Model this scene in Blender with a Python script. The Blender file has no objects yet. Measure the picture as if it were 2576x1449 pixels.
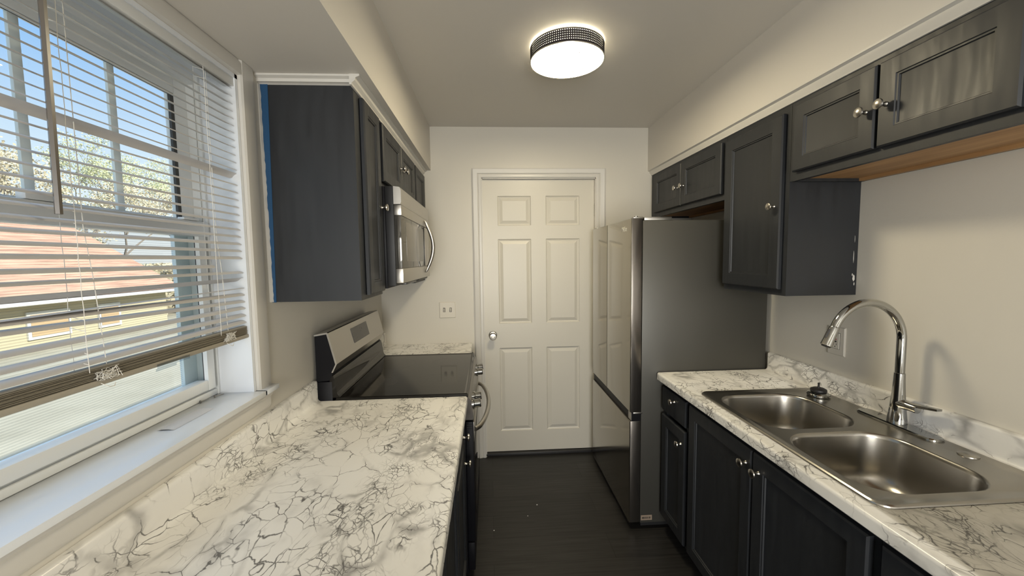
import bpy, bmesh, math, random
from mathutils import Vector, Matrix
random.seed(7)
SC = bpy.context.scene
COL = SC.collection
# ---------------------------------------------------------------- camera
F_PX, YAW, PITCH, ROLL, CAM_Z = 989.2144, 0.0576, -0.0735, -0.0135, 1.4714
cam_d = bpy.data.cameras.new('camera')
cam = bpy.data.objects.new('camera', cam_d)
COL.objects.link(cam)
SC.camera = cam
cam_d.sensor_fit = 'HORIZONTAL'
cam_d.sensor_width = 36.0
cam_d.lens = F_PX / 2576.0 * 36.0
cam_d.clip_start = 0.02
cam_d.clip_end = 300
_F = Vector((math.sin(YAW), math.cos(YAW), 0)); _R = Vector((math.cos(YAW), -math.sin(YAW), 0)); _Z = Vector((0, 0, 1))
_D = _F * math.cos(PITCH) + _Z * math.sin(PITCH)
_U = -_F * math.sin(PITCH) + _Z * math.cos(PITCH)
_r = _R * math.cos(ROLL) + _U * math.sin(ROLL)
_u = -_R * math.sin(ROLL) + _U * math.cos(ROLL)
cam.matrix_world = Matrix(((_r.x, _u.x, -_D.x, 0), (_r.y, _u.y, -_D.y, 0), (_r.z, _u.z, -_D.z, CAM_Z), (0, 0, 0, 1)))
# ---------------------------------------------------------------- look
vs = SC.view_settings
SC.display_settings.display_device = 'sRGB'
vs.view_transform = 'Standard'; vs.look = 'None'; vs.gamma = 1.0; vs.use_curve_mapping = False
vs.exposure = 0.12
SC.cycles.max_bounces = 10
SC.cycles.diffuse_bounces = 6
SC.cycles.glossy_bounces = 5
SC.cycles.transparent_max_bounces = 16
SC.cycles.transmission_bounces = 6
SC.cycles.caustics_reflective = False
SC.cycles.caustics_refractive = False
SC.cycles.sample_clamp_indirect = 6.0
SC.cycles.use_denoising = True
# ---------------------------------------------------------------- world: clear pale sky
SKY_STRENGTH = 1.0
world = bpy.data.worlds.new('sky'); SC.world = world
world.use_nodes = True
wn = world.node_tree.nodes; wl = world.node_tree.links
wn.clear()
wo = wn.new('ShaderNodeOutputWorld'); bg = wn.new('ShaderNodeBackground')
tc = wn.new('ShaderNodeTexCoord'); sx = wn.new('ShaderNodeSeparateXYZ'); rp = wn.new('ShaderNodeValToRGB')
wl.new(tc.outputs['Generated'], sx.inputs[0]); wl.new(sx.outputs['Z'], rp.inputs[0])
rp.color_ramp.elements[0].position = 0.0; rp.color_ramp.elements[0].color = (0.95, 0.95, 0.93, 1)
rp.color_ramp.elements[1].position = 1.0; rp.color_ramp.elements[1].color = (2.0, 2.4, 3.0, 1)
e = rp.color_ramp.elements.new(0.16); e.color = (0.78, 0.90, 1.0, 1)
e = rp.color_ramp.elements.new(0.36); e.color = (0.33, 0.58, 0.95, 1)
e = rp.color_ramp.elements.new(0.50); e.color = (0.36, 0.60, 0.95, 1)
e = rp.color_ramp.elements.new(0.66); e.color = (1.25, 1.65, 2.3, 1)
wl.new(rp.outputs[0], bg.inputs[0]); bg.inputs[1].default_value = SKY_STRENGTH
wl.new(bg.outputs[0], wo.inputs[0])
# ---------------------------------------------------------------- sun (behind the kitchen, falls on the neighbour's side)
SUN_STRENGTH = 8.5
sl = bpy.data.lights.new('sun', 'SUN'); sl.energy = SUN_STRENGTH; sl.angle = math.radians(0.6); sl.color = (1.0, 0.93, 0.80)
so = bpy.data.objects.new('sun', sl); COL.objects.link(so)
so.rotation_euler = Vector((-1.0, 0.30, -0.66)).to_track_quat('-Z', 'Y').to_euler()
# ---------------------------------------------------------------- levels of the ceiling lamp and the rear fill
LAMP_EMIT = 60.0
REAR_FILL = 88.0   # watts of the area light added behind the camera to brighten the room

al = bpy.data.lights.new('rear_fill', 'AREA'); al.shape = 'RECTANGLE'; al.size = 1.3; al.size_y = 1.6; al.energy = REAR_FILL; al.color = (.98, .97, .93)
ao = bpy.data.objects.new('rear_fill', al); COL.objects.link(ao); ao.location = (.10, -2.34, 1.2); ao.rotation_euler = (math.radians(90), 0, math.radians(-24))

# ================================================================ materials
def _set(b, name, v):
    if name in b.inputs: b.inputs[name].default_value = v
def mat(name, col=(.5, .5, .5), rough=.5, metal=0.0, spec=.5, coat=0.0, bump=None, emit=None, estr=0, aniso=0):
    m = bpy.data.materials.new(name); m.use_nodes = True
    nt = m.node_tree; b = nt.nodes['Principled BSDF']
    _set(b, 'Base Color', (*col, 1)); _set(b, 'Roughness', rough); _set(b, 'Metallic', metal)
    _set(b, 'Specular IOR Level', spec); _set(b, 'Coat Weight', coat); _set(b, 'Coat Roughness', .12); _set(b, 'Anisotropic', aniso)
    if emit: _set(b, 'Emission Color', (*emit, 1)); _set(b, 'Emission Strength', estr)
    if bump:
        sc, st, dist = bump[:3]
        t = nt.nodes.new('ShaderNodeTexCoord'); mp = nt.nodes.new('ShaderNodeMapping')
        n = nt.nodes.new('ShaderNodeTexNoise'); bp_ = nt.nodes.new('ShaderNodeBump')
        n.inputs['Scale'].default_value = sc; n.inputs['Detail'].default_value = 4
        if len(bump) > 3: mp.inputs['Scale'].default_value = bump[3]
        bp_.inputs['Strength'].default_value = st; bp_.inputs['Distance'].default_value = dist
        nt.links.new(t.outputs['Object'], mp.inputs[0]); nt.links.new(mp.outputs[0], n.inputs['Vector'])
        nt.links.new(n.outputs[0], bp_.inputs['Height']); nt.links.new(bp_.outputs[0], b.inputs['Normal'])
    return m
def noise_color(m, c1, c2, scale=4, mscale=(1, 1, 1), lo=.35, hi=.65, detail=5, rough_rng=None):
    nt = m.node_tree; b = nt.nodes['Principled BSDF']
    t = nt.nodes.new('ShaderNodeTexCoord'); mp = nt.nodes.new('ShaderNodeMapping'); mp.inputs['Scale'].default_value = mscale
    n = nt.nodes.new('ShaderNodeTexNoise'); n.inputs['Scale'].default_value = scale; n.inputs['Detail'].default_value = detail
    r = nt.nodes.new('ShaderNodeValToRGB')
    r.color_ramp.elements[0].position = lo; r.color_ramp.elements[0].color = (*c1, 1)
    r.color_ramp.elements[1].position = hi; r.color_ramp.elements[1].color = (*c2, 1)
    nt.links.new(t.outputs['Object'], mp.inputs[0]); nt.links.new(mp.outputs[0], n.inputs['Vector'])
    nt.links.new(n.outputs[0], r.inputs[0]); nt.links.new(r.outputs[0], b.inputs['Base Color'])
    if rough_rng:
        mr = nt.nodes.new('ShaderNodeMapRange'); mr.inputs[3].default_value = rough_rng[0]; mr.inputs[4].default_value = rough_rng[1]
        mr.inputs[1].default_value = .3; mr.inputs[2].default_value = .7
        nt.links.new(n.outputs[0], mr.inputs[0]); nt.links.new(mr.outputs[0], b.inputs['Roughness'])
    return m

def thin_glass(name, tint, refl=.08):
    m = bpy.data.materials.new(name); m.use_nodes = True; nt = m.node_tree; nt.nodes.clear()
    o = nt.nodes.new('ShaderNodeOutputMaterial'); t = nt.nodes.new('ShaderNodeBsdfTransparent'); g = nt.nodes.new('ShaderNodeBsdfGlossy')
    mx = nt.nodes.new('ShaderNodeMixShader'); lw_ = nt.nodes.new('ShaderNodeLayerWeight'); lw_.inputs[0].default_value = .5
    pw = nt.nodes.new('ShaderNodeMath'); pw.operation = 'POWER'; pw.inputs[1].default_value = 5.0; nt.links.new(lw_.outputs['Facing'], pw.inputs[0])
    fr = nt.nodes.new('ShaderNodeMapRange'); fr.inputs[3].default_value = .03; fr.inputs[4].default_value = .7; nt.links.new(pw.outputs[0], fr.inputs[0])
    t.inputs[0].default_value = (*tint, 1); g.inputs['Roughness'].default_value = .02
    nt.links.new(fr.outputs[0], mx.inputs[0]); nt.links.new(t.outputs[0], mx.inputs[1]); nt.links.new(g.outputs[0], mx.inputs[2])
    nt.links.new(mx.outputs[0], o.inputs[0]); return m
M_WALL = mat('wall_paint', (.63, .60, .535), .42, spec=.4, bump=(90, .12, .002))
M_CEIL = mat('ceiling_paint', (.64, .61, .56), .5, spec=.4, bump=(60, .15, .002))
M_TRIM = mat('trim_paint', (.62, .60, .56), .32, spec=.5, bump=(25, .06, .002))
M_DOOR = mat('door_paint', (.62, .59, .52), .36, spec=.5, bump=(120, .05, .001, (1, 1, .15)))
M_VINYL = mat('window_vinyl', (.74, .75, .74), .3, spec=.5)
M_SILL = mat('sill_paint', (.72, .745, .78), .2, spec=.6, bump=(14, .12, .003))
M_CAB = mat('cabinet_paint', (.021, .0225, .025), .42, spec=.45, bump=(50, .25, .0012, (1, 1, .12)))
noise_color(M_CAB, (.0165, .018, .021), (.0195, .0215, .025), 9, (5, 5, .6), rough_rng=(.40, .52))
M_CABIN = mat('cabinet_gap', (.010, .010, .011), .6)
M_RAWWOOD = mat('raw_plywood', (.36, .20, .085), .6)
noise_color(M_RAWWOOD, (.30, .16, .065), (.46, .27, .12), 3, (8, .8, 1), .3, .7)
M_STEEL = mat('stainless', (.47, .45, .415), .32, 1.0, bump=(160, .05, .0005, (1, .03, 1)))
M_SINK = mat('sink_steel', (.40, .38, .345), .27, 1.0, bump=(220, .06, .0004, (1, .04, 1)))
M_CHROME = mat('chrome', (.47, .47, .455), .06, 1.0)
M_NICKEL = mat('satin_nickel', (.50, .47, .42), .26, 1.0)
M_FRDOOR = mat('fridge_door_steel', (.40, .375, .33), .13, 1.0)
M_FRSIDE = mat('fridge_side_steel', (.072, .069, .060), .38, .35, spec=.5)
M_FREDGE = mat('fridge_edge_steel', (.16, .145, .13), .25, .9)
M_BLACK = mat('black_enamel', (.006, .006, .008), .45, spec=.18)
M_BLACKPL = mat('black_plastic', (.012, .012, .013), .5)
M_BGLASS = mat('black_glass', (.010, .009, .008), .07, spec=.32)
M_GREYRING = mat('burner_ring', (.028, .025, .022), .25)
M_MGLASS = mat('microwave_glass', (.11, .105, .095), .07, .6, spec=.8)
M_PLATE = mat('plate_plastic', (.66, .62, .54), .35)
M_PLATE2 = mat('outlet_plastic', (.60, .57, .51), .35)
M_RED = mat('red_button', (.20, .012, .012), .4)
M_DARK = mat('dark_slot', (.01, .01, .01), .6)
M_GASKET = mat('grey_gasket', (.045, .045, .043), .6)
M_BRONZE = mat('lamp_band', (.035, .028, .030), .4, .5)
M_SLAT = mat('blind_vinyl', (.54, .525, .515), .38, spec=.45)
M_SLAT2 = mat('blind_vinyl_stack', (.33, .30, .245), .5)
M_CORD = mat('blind_cord', (.75, .73, .68), .6)
M_TAPE = mat('blue_tape', (.006, .055, .14), .6)
M_RUBBER = mat('rubber', (.012, .011, .012), .5)
M_PVC = thin_glass('clear_plastic', (.80, .83, .86))
M_TAG = mat('sticker_paper', (.30, .23, .17), .6)
M_THRESH = mat('threshold', (.022, .021, .022), .5)
M_CASE = mat('exterior_frame', (.72, .80, .82), .5)
M_WAND = mat('wand_plastic', (.10, .085, .07), .3, spec=.6)
M_CHIP = mat('paint_chip', (.75, .74, .72), .6)
M_GALV = mat('galvanised', (.30, .29, .27), .4, .8)

M_GLASS = thin_glass('window_glass', (.95, .98, .98))
def screen_mat():
    m = bpy.data.materials.new('insect_screen'); m.use_nodes = True; nt = m.node_tree; nt.nodes.clear()
    o = nt.nodes.new('ShaderNodeOutputMaterial'); t = nt.nodes.new('ShaderNodeBsdfTransparent'); d = nt.nodes.new('ShaderNodeBsdfDiffuse')
    mx = nt.nodes.new('ShaderNodeMixShader'); d.inputs[0].default_value = (.42, .41, .38, 1)
    tc_ = nt.nodes.new('ShaderNodeTexCoord'); w = nt.nodes.new('ShaderNodeTexWave'); w.bands_direction = 'Z'; w.inputs['Scale'].default_value = 55
    mr = nt.nodes.new('ShaderNodeMapRange'); mr.inputs[3].default_value = .06; mr.inputs[4].default_value = .30
    nt.links.new(tc_.outputs['Object'], w.inputs[0]); nt.links.new(w.outputs[1], mr.inputs[0])
    nt.links.new(mr.outputs[0], mx.inputs[0])
    nt.links.new(t.outputs[0], mx.inputs[1]); nt.links.new(d.outputs[0], mx.inputs[2]); nt.links.new(mx.outputs[0], o.inputs[0]); return m
M_SCREEN = screen_mat()

def marble():
    m = mat('marble_laminate', (.7, .68, .62), .24, spec=.5)
    nt = m.node_tree; b = nt.nodes['Principled BSDF']; N = nt.nodes.new; L = nt.links.new
    def val(node, i, v): node.inputs[i].default_value = v
    t = N('ShaderNodeTexCoord')
    def warp(vec, scale, amt):
        n = N('ShaderNodeTexNoise'); val(n, 'Scale', scale); val(n, 'Detail', 4); L(vec, n.inputs['Vector'])
        s = N('ShaderNodeVectorMath'); s.operation = 'SUBTRACT'; L(n.outputs[1], s.inputs[0]); s.inputs[1].default_value = (.5, .5, .5)
        k = N('ShaderNodeVectorMath'); k.operation = 'SCALE'; L(s.outputs[0], k.inputs[0]); k.inputs[3].default_value = amt
        a = N('ShaderNodeVectorMath'); a.operation = 'ADD'; L(vec, a.inputs[0]); L(k.outputs[0], a.inputs[1])
        return a.outputs[0]
    mp = N('ShaderNodeMapping'); val(mp, 'Rotation', (0, 0, .5)); val(mp, 'Scale', (1.0, .72, 1.0)); L(t.outputs['Object'], mp.inputs[0])
    v = warp(warp(mp.outputs[0], 3.5, .16), 16, .045)
    def ramp(x, a, c, lo=0.0, hi=1.0):
        r = N('ShaderNodeMapRange'); r.interpolation_type = 'SMOOTHSTEP'; L(x, r.inputs[0])
        val(r, 1, a); val(r, 2, c); val(r, 3, lo); val(r, 4, hi); return r.outputs[0]
    def vor(scale):
        n = N('ShaderNodeTexVoronoi'); n.feature = 'DISTANCE_TO_EDGE'; val(n, 'Scale', scale); L(v, n.inputs['Vector']); return n.outputs['Distance']
    def nz(scale, det=3, off=0.0):
        n = N('ShaderNodeTexNoise'); val(n, 'Scale', scale); val(n, 'Detail', det)
        mm = N('ShaderNodeMapping'); val(mm, 'Location', (off, off * .7, off * .3)); L(mp.outputs[0], mm.inputs[0]); L(mm.outputs[0], n.inputs['Vector']); return n.outputs[0]
    def mul(a, c):
        n = N('ShaderNodeMath'); n.operation = 'MULTIPLY'; L(a, n.inputs[0])
        if isinstance(c, float): n.inputs[1].default_value = c
        else: L(c, n.inputs[1])
        return n.outputs[0]
    def mx(a, c):
        n = N('ShaderNodeMath'); n.operation = 'MAXIMUM'; L(a, n.inputs[0]); L(c, n.inputs[1]); return n.outputs[0]
    va, vb, vc = vor(12), vor(27), vor(56)
    brk = ramp(nz(22, 4, 3.1), .38, .56, .16, 1.0)
    v1 = mul(mul(ramp(va, 0, .020, 1, 0), ramp(nz(5, 3, 1.7), .34, .50)), brk)
    v2 = mul(mul(ramp(vb, 0, .050, 1, 0), ramp(nz(3.6, 3, 9.3), .44, .54)), brk)
    v3 = mul(mul(ramp(vc, 0, .09, .9, 0), ramp(nz(4.2, 3, 5.3), .50, .60)), brk)
    sm = mul(mul(ramp(va, 0, .16, 1, 0), ramp(nz(6, 4, 12.1), .44, .66)), .62)
    sm2 = mul(ramp(nz(7, 5, 20.5), .56, .80), .30)
    veins = mx(mx(v1, v2), mx(v3, mx(sm, sm2)))
    base = N('ShaderNodeMix'); base.data_type = 'RGBA'; L(ramp(nz(2.2, 2, 30.0), .35, .65), base.inputs[0])
    base.inputs[6].default_value = (.77, .755, .72, 1); base.inputs[7].default_value = (.84, .835, .82, 1)
    cm = N('ShaderNodeMix'); cm.data_type = 'RGBA'; L(mul(veins, .93), cm.inputs[0]); L(base.outputs[2], cm.inputs[6])
    cm.inputs[7].default_value = (.085, .080, .078, 1)
    L(cm.outputs[2], b.inputs['Base Color'])
    return m
M_MARBLE = marble()

def floor_mat():
    m = mat('dark_vinyl_plank', (.03, .028, .026), .38, spec=.4)
    nt = m.node_tree; b = nt.nodes['Principled BSDF']; N = nt.nodes.new; L = nt.links.new
    t = N('ShaderNodeTexCoord'); mp = N('ShaderNodeMapping'); L(t.outputs['Object'], mp.inputs[0])
    br = N('ShaderNodeTexBrick'); br.inputs['Scale'].default_value = 1; br.inputs['Brick Width'].default_value = 1.2; br.inputs['Row Height'].default_value = .18
    br.inputs['Mortar Size'].default_value = .0015; br.inputs['Color1'].default_value = (.017, .016, .015, 1); br.inputs['Color2'].default_value = (.024, .0225, .021, 1); br.inputs['Mortar'].default_value = (.006, .006, .006, 1)
    L(mp.outputs[0], br.inputs['Vector'])
    m2 = N('ShaderNodeMapping'); m2.inputs['Scale'].default_value = (1.2, 30, 1); L(t.outputs['Object'], m2.inputs[0])
    n = N('ShaderNodeTexNoise'); n.inputs['Scale'].default_value = 3; n.inputs['Detail'].default_value = 6; L(m2.outputs[0], n.inputs['Vector'])
    r = N('ShaderNodeMapRange'); r.inputs[1].default_value = .3; r.inputs[2].default_value = .7; r.inputs[3].default_value = .6; r.inputs[4].default_value = 1.5; L(n.outputs[0], r.inputs[0])
    mu = N('ShaderNodeMix'); mu.data_type = 'RGBA'; mu.blend_type = 'MULTIPLY'; mu.inputs[0].default_value = 1
    L(br.outputs[0], mu.inputs[6]); L(r.outputs[0], mu.inputs[7]); L(mu.outputs[2], b.inputs['Base Color'])
    bp_ = N('ShaderNodeBump'); bp_.inputs['Strength'].default_value = .15; bp_.inputs['Distance'].default_value = .002; L(n.outputs[0], bp_.inputs['Height']); L(bp_.outputs[0], b.inputs['Normal'])
    return m
M_FLOOR = floor_mat()

def perforated():
    m = mat('perforated_metal', (.030, .024, .026), .65, 0, spec=.15)
    nt = m.node_tree; b = nt.nodes['Principled BSDF']; N = nt.nodes.new; L = nt.links.new
    out = [n for n in nt.nodes if n.type == 'OUTPUT_MATERIAL'][0]
    t = N('ShaderNodeTexCoord'); s = N('ShaderNodeSeparateXYZ'); L(t.outputs['Object'], s.inputs[0])
    at = N('ShaderNodeMath'); at.operation = 'ARCTAN2'; L(s.outputs[1], at.inputs[0]); L(s.outputs[0], at.inputs[1])
    def frac(x, mult):
        a = N('ShaderNodeMath'); a.operation = 'MULTIPLY'; L(x, a.inputs[0]); a.inputs[1].default_value = mult
        f = N('ShaderNodeMath'); f.operation = 'FRACT'; L(a.outputs[0], f.inputs[0])
        g = N('ShaderNodeMath'); g.operation = 'SUBTRACT'; L(f.outputs[0], g.inputs[0]); g.inputs[1].default_value = .5; return g.outputs[0]
    cu, cv = frac(at.outputs[0], 116 / (2 * math.pi)), frac(s.outputs[2], 1 / .0088)
    cb = N('ShaderNodeCombineXYZ'); L(cu, cb.inputs[0]); L(cv, cb.inputs[1])
    ln = N('ShaderNodeVectorMath'); ln.operation = 'LENGTH'; L(cb.outputs[0], ln.inputs[0])
    lt = N('ShaderNodeMath'); lt.operation = 'LESS_THAN'; L(ln.outputs['Value'], lt.inputs[0]); lt.inputs[1].default_value = .20
    # rim stays solid
    g1 = N('ShaderNodeMath'); g1.operation = 'GREATER_THAN'; L(s.outputs[2], g1.inputs[0]); g1.inputs[1].default_value = .0085
    mu = N('ShaderNodeMath'); mu.operation = 'MULTIPLY'; L(lt.outputs[0], mu.inputs[0]); L(g1.outputs[0], mu.inputs[1])
    tr = N('ShaderNodeBsdfTransparent'); mx = N('ShaderNodeMixShader')
    L(mu.outputs[0], mx.inputs[0]); L(b.outputs[0], mx.inputs[1]); L(tr.outputs[0], mx.inputs[2]); L(mx.outputs[0], out.inputs[0])
    return m
M_PERF = perforated()
M_LAMP = mat('lamp_diffuser', (.9, .88, .8), .5, emit=(1.0, .865, .59), estr=LAMP_EMIT)
M_LAMPIN = mat('lamp_inner_glow', (.9, .88, .8), .5, emit=(1.0, .92, .70), estr=1.3)
M_LAMPGLOW = mat('lamp_canopy_glow', (.9, .88, .8), .5, emit=(1.0, .90, .64), estr=6.0)

# outdoors
M_ROOF = mat('red_shingles', (.5, .3, .22), .9)
noise_color(M_ROOF, (.30, .165, .115), (.46, .29, .205), 2.5, (1, .35, 7), .35, .65)
M_SIDING = mat('cream_siding', (.80, .74, .55), .8)
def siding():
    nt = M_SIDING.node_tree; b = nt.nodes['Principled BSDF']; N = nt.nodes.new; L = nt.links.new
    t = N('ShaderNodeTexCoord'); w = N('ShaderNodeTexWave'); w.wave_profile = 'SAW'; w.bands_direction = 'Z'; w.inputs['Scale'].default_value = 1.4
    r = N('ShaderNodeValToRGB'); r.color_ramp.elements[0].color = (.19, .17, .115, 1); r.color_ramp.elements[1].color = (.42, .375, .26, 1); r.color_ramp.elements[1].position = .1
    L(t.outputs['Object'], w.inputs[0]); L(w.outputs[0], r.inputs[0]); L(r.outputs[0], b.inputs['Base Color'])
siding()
M_WHITE = mat('white_fascia', (.55, .55, .53), .6)
M_SOFFIT = mat('tan_soffit', (.62, .56, .44), .8)
M_LAWN = mat('pale_concrete', (.60, .57, .50), .9)
noise_color(M_LAWN, (.27, .24, .175), (.34, .305, .23), .6)
M_BARK = mat('bark', (.22, .19, .165), .9)
M_LEAF = mat('young_leaves', (.40, .41, .24), .8)
M_LEAF2 = mat('yellow_leaves', (.44, .385, .27), .8)

# ================================================================ geometry helpers
class MB:
    def __init__(s): s.bm = bmesh.new()
    def quad(s, *p):
        return s.bm.faces.new([s.bm.verts.new(q) for q in p])
    def box(s, x0, x1, y0, y1, z0, z1, bev=0.0, seg=2):
        b = bmesh.new()
        bmesh.ops.create_cube(b, size=1)
        for v in b.verts: v.co = Vector(((x0 + x1) / 2 + v.co.x * (x1 - x0), (y0 + y1) / 2 + v.co.y * (y1 - y0), (z0 + z1) / 2 + v.co.z * (z1 - z0)))
        if bev: bmesh.ops.bevel(b, geom=list(b.edges), offset=bev, segments=seg, affect='EDGES', profile=.5)
        s.merge(b); return s
    def merge(s, b, mtx=None):
        mp = {}
        for v in b.verts: mp[v] = s.bm.verts.new(mtx @ v.co if mtx else v.co)
        for f in b.faces:
            try: s.bm.faces.new([mp[v] for v in f.verts])
            except ValueError: pass
        b.free()
    def loops(s, loops, close=True, cap0=True, cap1=True):
        vs = [[s.bm.verts.new(p) for p in l] for l in loops]
        n = len(vs[0])
        for a, b in zip(vs, vs[1:]):
            for i in range(n if close else n - 1):
                j = (i + 1) % n
                s.bm.faces.new((a[i], a[j], b[j], b[i]))
        if cap0: s.bm.faces.new(list(reversed(vs[0])))
        if cap1: s.bm.faces.new(vs[-1])
        return s
    def tube(s, pts, r, n=12, cap=True):
        pts = [Vector(p) for p in pts]; rs = r if isinstance(r, (list, tuple)) else [r] * len(pts)
        up = None; L = []
        for i, p in enumerate(pts):
            d = (pts[min(i + 1, len(pts) - 1)] - pts[max(i - 1, 0)]).normalized()
            if up is None:
                up = Vector((0, 0, 1)) if abs(d.z) < .9 else Vector((0, 1, 0))
            up = (up - d * up.dot(d)).normalized(); sd = d.cross(up)
            L.append([p + (up * math.cos(2 * math.pi * k / n) + sd * math.sin(2 * math.pi * k / n)) * rs[i] for k in range(n)])
        return s.loops(L, True, cap, cap)
    def lathe(s, prof, o, axis=(0, 0, 1), n=24, caps=(True, True)):
        """prof: (radius, height) along axis"""
        ax = Vector(axis).normalized(); t = Vector((1, 0, 0)) if abs(ax.x) < .9 else Vector((0, 1, 0))
        u = (t - ax * t.dot(ax)).normalized(); w = ax.cross(u); o = Vector(o)
        L = [[o + ax * h + (u * math.cos(2 * math.pi * k / n) + w * math.sin(2 * math.pi * k / n)) * max(r, 1e-5) for k in range(n)] for r, h in prof]
        return s.loops(L, True, caps[0], caps[1])
    def prism(s, poly, a0, a1, axis='Y'):
        """polygon in the other two axes, extruded along axis"""
        def P(p, a):
            return Vector((p[0], a, p[1])) if axis == 'Y' else (Vector((a, p[0], p[1])) if axis == 'X' else Vector((p[0], p[1], a)))
        return s.loops([[P(p, a0) for p in poly], [P(p, a1) for p in poly]])
    def rings(s, fr, u0, u1, v0, v1, prof, back=True):
        """rectangular rings: prof = (inset, height) on frame fr(u,v,w)"""
        L = [[fr(u0 + i, v0 + i, w), fr(u1 - i, v0 + i, w), fr(u1 - i, v1 - i, w), fr(u0 + i, v1 - i, w)] for i, w in prof]
        return s.loops(L, True, back, True)
    def build(s, name, m, parent=None, smooth=True, ang=32, loc=None):
        bmesh.ops.remove_doubles(s.bm, verts=s.bm.verts, dist=1e-6)
        bmesh.ops.recalc_face_normals(s.bm, faces=s.bm.faces)
        if smooth:
            for f in s.bm.faces: f.smooth = True
            th = math.radians(ang)
            for ed in s.bm.edges:
                ed.smooth = len(ed.link_faces) == 2 and ed.calc_face_angle(0) < th
        base = Vector((0, 0, 0))
        if parent is not None: base = Vector(parent['_w']) if '_w' in parent else Vector((0, 0, 0))
        elif loc is not None: base = Vector(loc)
        for v in s.bm.verts: v.co -= base
        me = bpy.data.meshes.new(name); s.bm.to_mesh(me); s.bm.free()
        for mm in (m if isinstance(m, (list, tuple)) else [m]): me.materials.append(mm)
        o = bpy.data.objects.new(name, me); COL.objects.link(o)
        if parent is not None:
            o.parent = parent; o['_w'] = tuple(base)
        else:
            o.location = base; o['_w'] = tuple(base)
        return o
def thing(name, label, cat, loc, group=None, kind=None):
    o = bpy.data.objects.new(name, None); COL.objects.link(o); o.location = loc; o['_w'] = tuple(loc); o.empty_display_size = .05
    tag(o, label, cat, group, kind); return o
def tag(o, label=None, cat=None, group=None, kind=None):
    if label: o['label'] = label
    if cat: o['category'] = cat
    if group: o['group'] = group
    if kind: o['kind'] = kind
    return o
def wallpart(name, mb, m, label, cat, parent=None):
    o = mb.build(name, m, parent, smooth=False)
    if parent is None: tag(o, label, cat, None, 'structure')
    return o
def rrect(x0, x1, y0, y1, r, z, n=6):
    P = []
    for cx, cy, a0 in ((x1 - r, y1 - r, 0), (x0 + r, y1 - r, 90), (x0 + r, y0 + r, 180), (x1 - r, y0 + r, 270)):
        for k in range(n + 1):
            a = math.radians(a0 + 90 * k / n); P.append(Vector((cx + r * math.cos(a), cy + r * math.sin(a), z)))
    return P
# frames: outward normal +x (left-hand units) or -x (right-hand units); u = y, v = z
def FX(x, s): return lambda u, v, w: Vector((x + s * w, u, v))
def FY(y): return lambda u, v, w: Vector((u, y - w, v))

XL, XR, YB, ZC, ZS, CH = -.771, 1.494, 2.845, 2.40, 2.10, .867
SL, SR = -.397, 1.162
REAR = -2.4
# ================================================================ room shell
w = MB(); w.box(-1.6, 2.3, REAR - .15, YB + .25, -.12, 0); fl = wallpart('floor', w, M_FLOOR, 'dark charcoal wood-look vinyl floor', 'floor')
w = MB(); w.box(-1.0, 1.7, REAR - .15, YB + .15, ZC, ZC + .12)
w.box(XL - .23, SL, REAR, YB + .001, ZS, ZC + .02); w.box(SR, XR + .15, REAR, YB + .001, ZS, ZC + .02)
wallpart('ceiling', w, M_CEIL, 'off-white ceiling with boxed-out soffits along both sides', 'ceiling')
WY0, WY1, WZ0, WZ1 = .26, 1.311, 1.036, 2.050      # window opening
w = MB()
w.box(XL - .20, XL, REAR, WY0, 0, ZS); w.box(XL - .20, XL, WY1, YB, 0, ZS)
w.box(XL - .20, XL, WY0, WY1, 0, WZ0); w.box(XL - .20, XL, WY0, WY1, WZ1, ZS)
wallpart('wall_left', w, M_WALL, 'off-white wall with the window', 'wall')
w = MB(); w.box(XR, XR + .15, REAR, YB, 0, ZS); wallpart('wall_right', w, M_WALL, 'off-white wall behind the sink', 'wall')
DX0, DX1, DZ1 = -.046, .783, 2.052
w = MB(); w.box(XL - .2, DX0, YB, YB + .12, 0, ZC); w.box(DX1, XR + .15, YB, YB + .12, 0, ZC); w.box(DX0, DX1, YB, YB + .12, DZ1, ZC)
wallpart('wall_back', w, M_WALL, 'off-white end wall with the panelled door', 'wall')
# wall behind the camera with an unseen window added to help light the room
RX0, RX1, RZ0, RZ1 = -.65, .90, .25, 2.05
w = MB(); w.box(XL - .2, RX0, REAR - .12, REAR, 0, ZC); w.box(RX1, XR + .15, REAR - .12, REAR, 0, ZC)
w.box(RX0, RX1, REAR - .12, REAR, 0, RZ0); w.box(RX0, RX1, REAR - .12, REAR, RZ1, ZC)
wallpart('wall_rear', w, M_WALL, 'off-white wall behind the camera', 'wall')
w2 = thing('window_2_added', 'unseen window added behind the camera to light the room', 'window', ((RX0 + RX1) / 2, REAR - .06, RZ0), None, 'structure')
w = MB()
w.box(RX0, RX1, REAR - .1, REAR - .02, RZ0, RZ0 + .05); w.box(RX0, RX1, REAR - .1, REAR - .02, RZ1 - .05, RZ1)
for xx in (RX0, (RX0 + RX1) / 2 - .025, RX1 - .05): w.box(xx, xx + .05, REAR - .1, REAR - .02, RZ0 + .05, RZ1 - .05)
w.build('window_frame', M_VINYL, w2)
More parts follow.
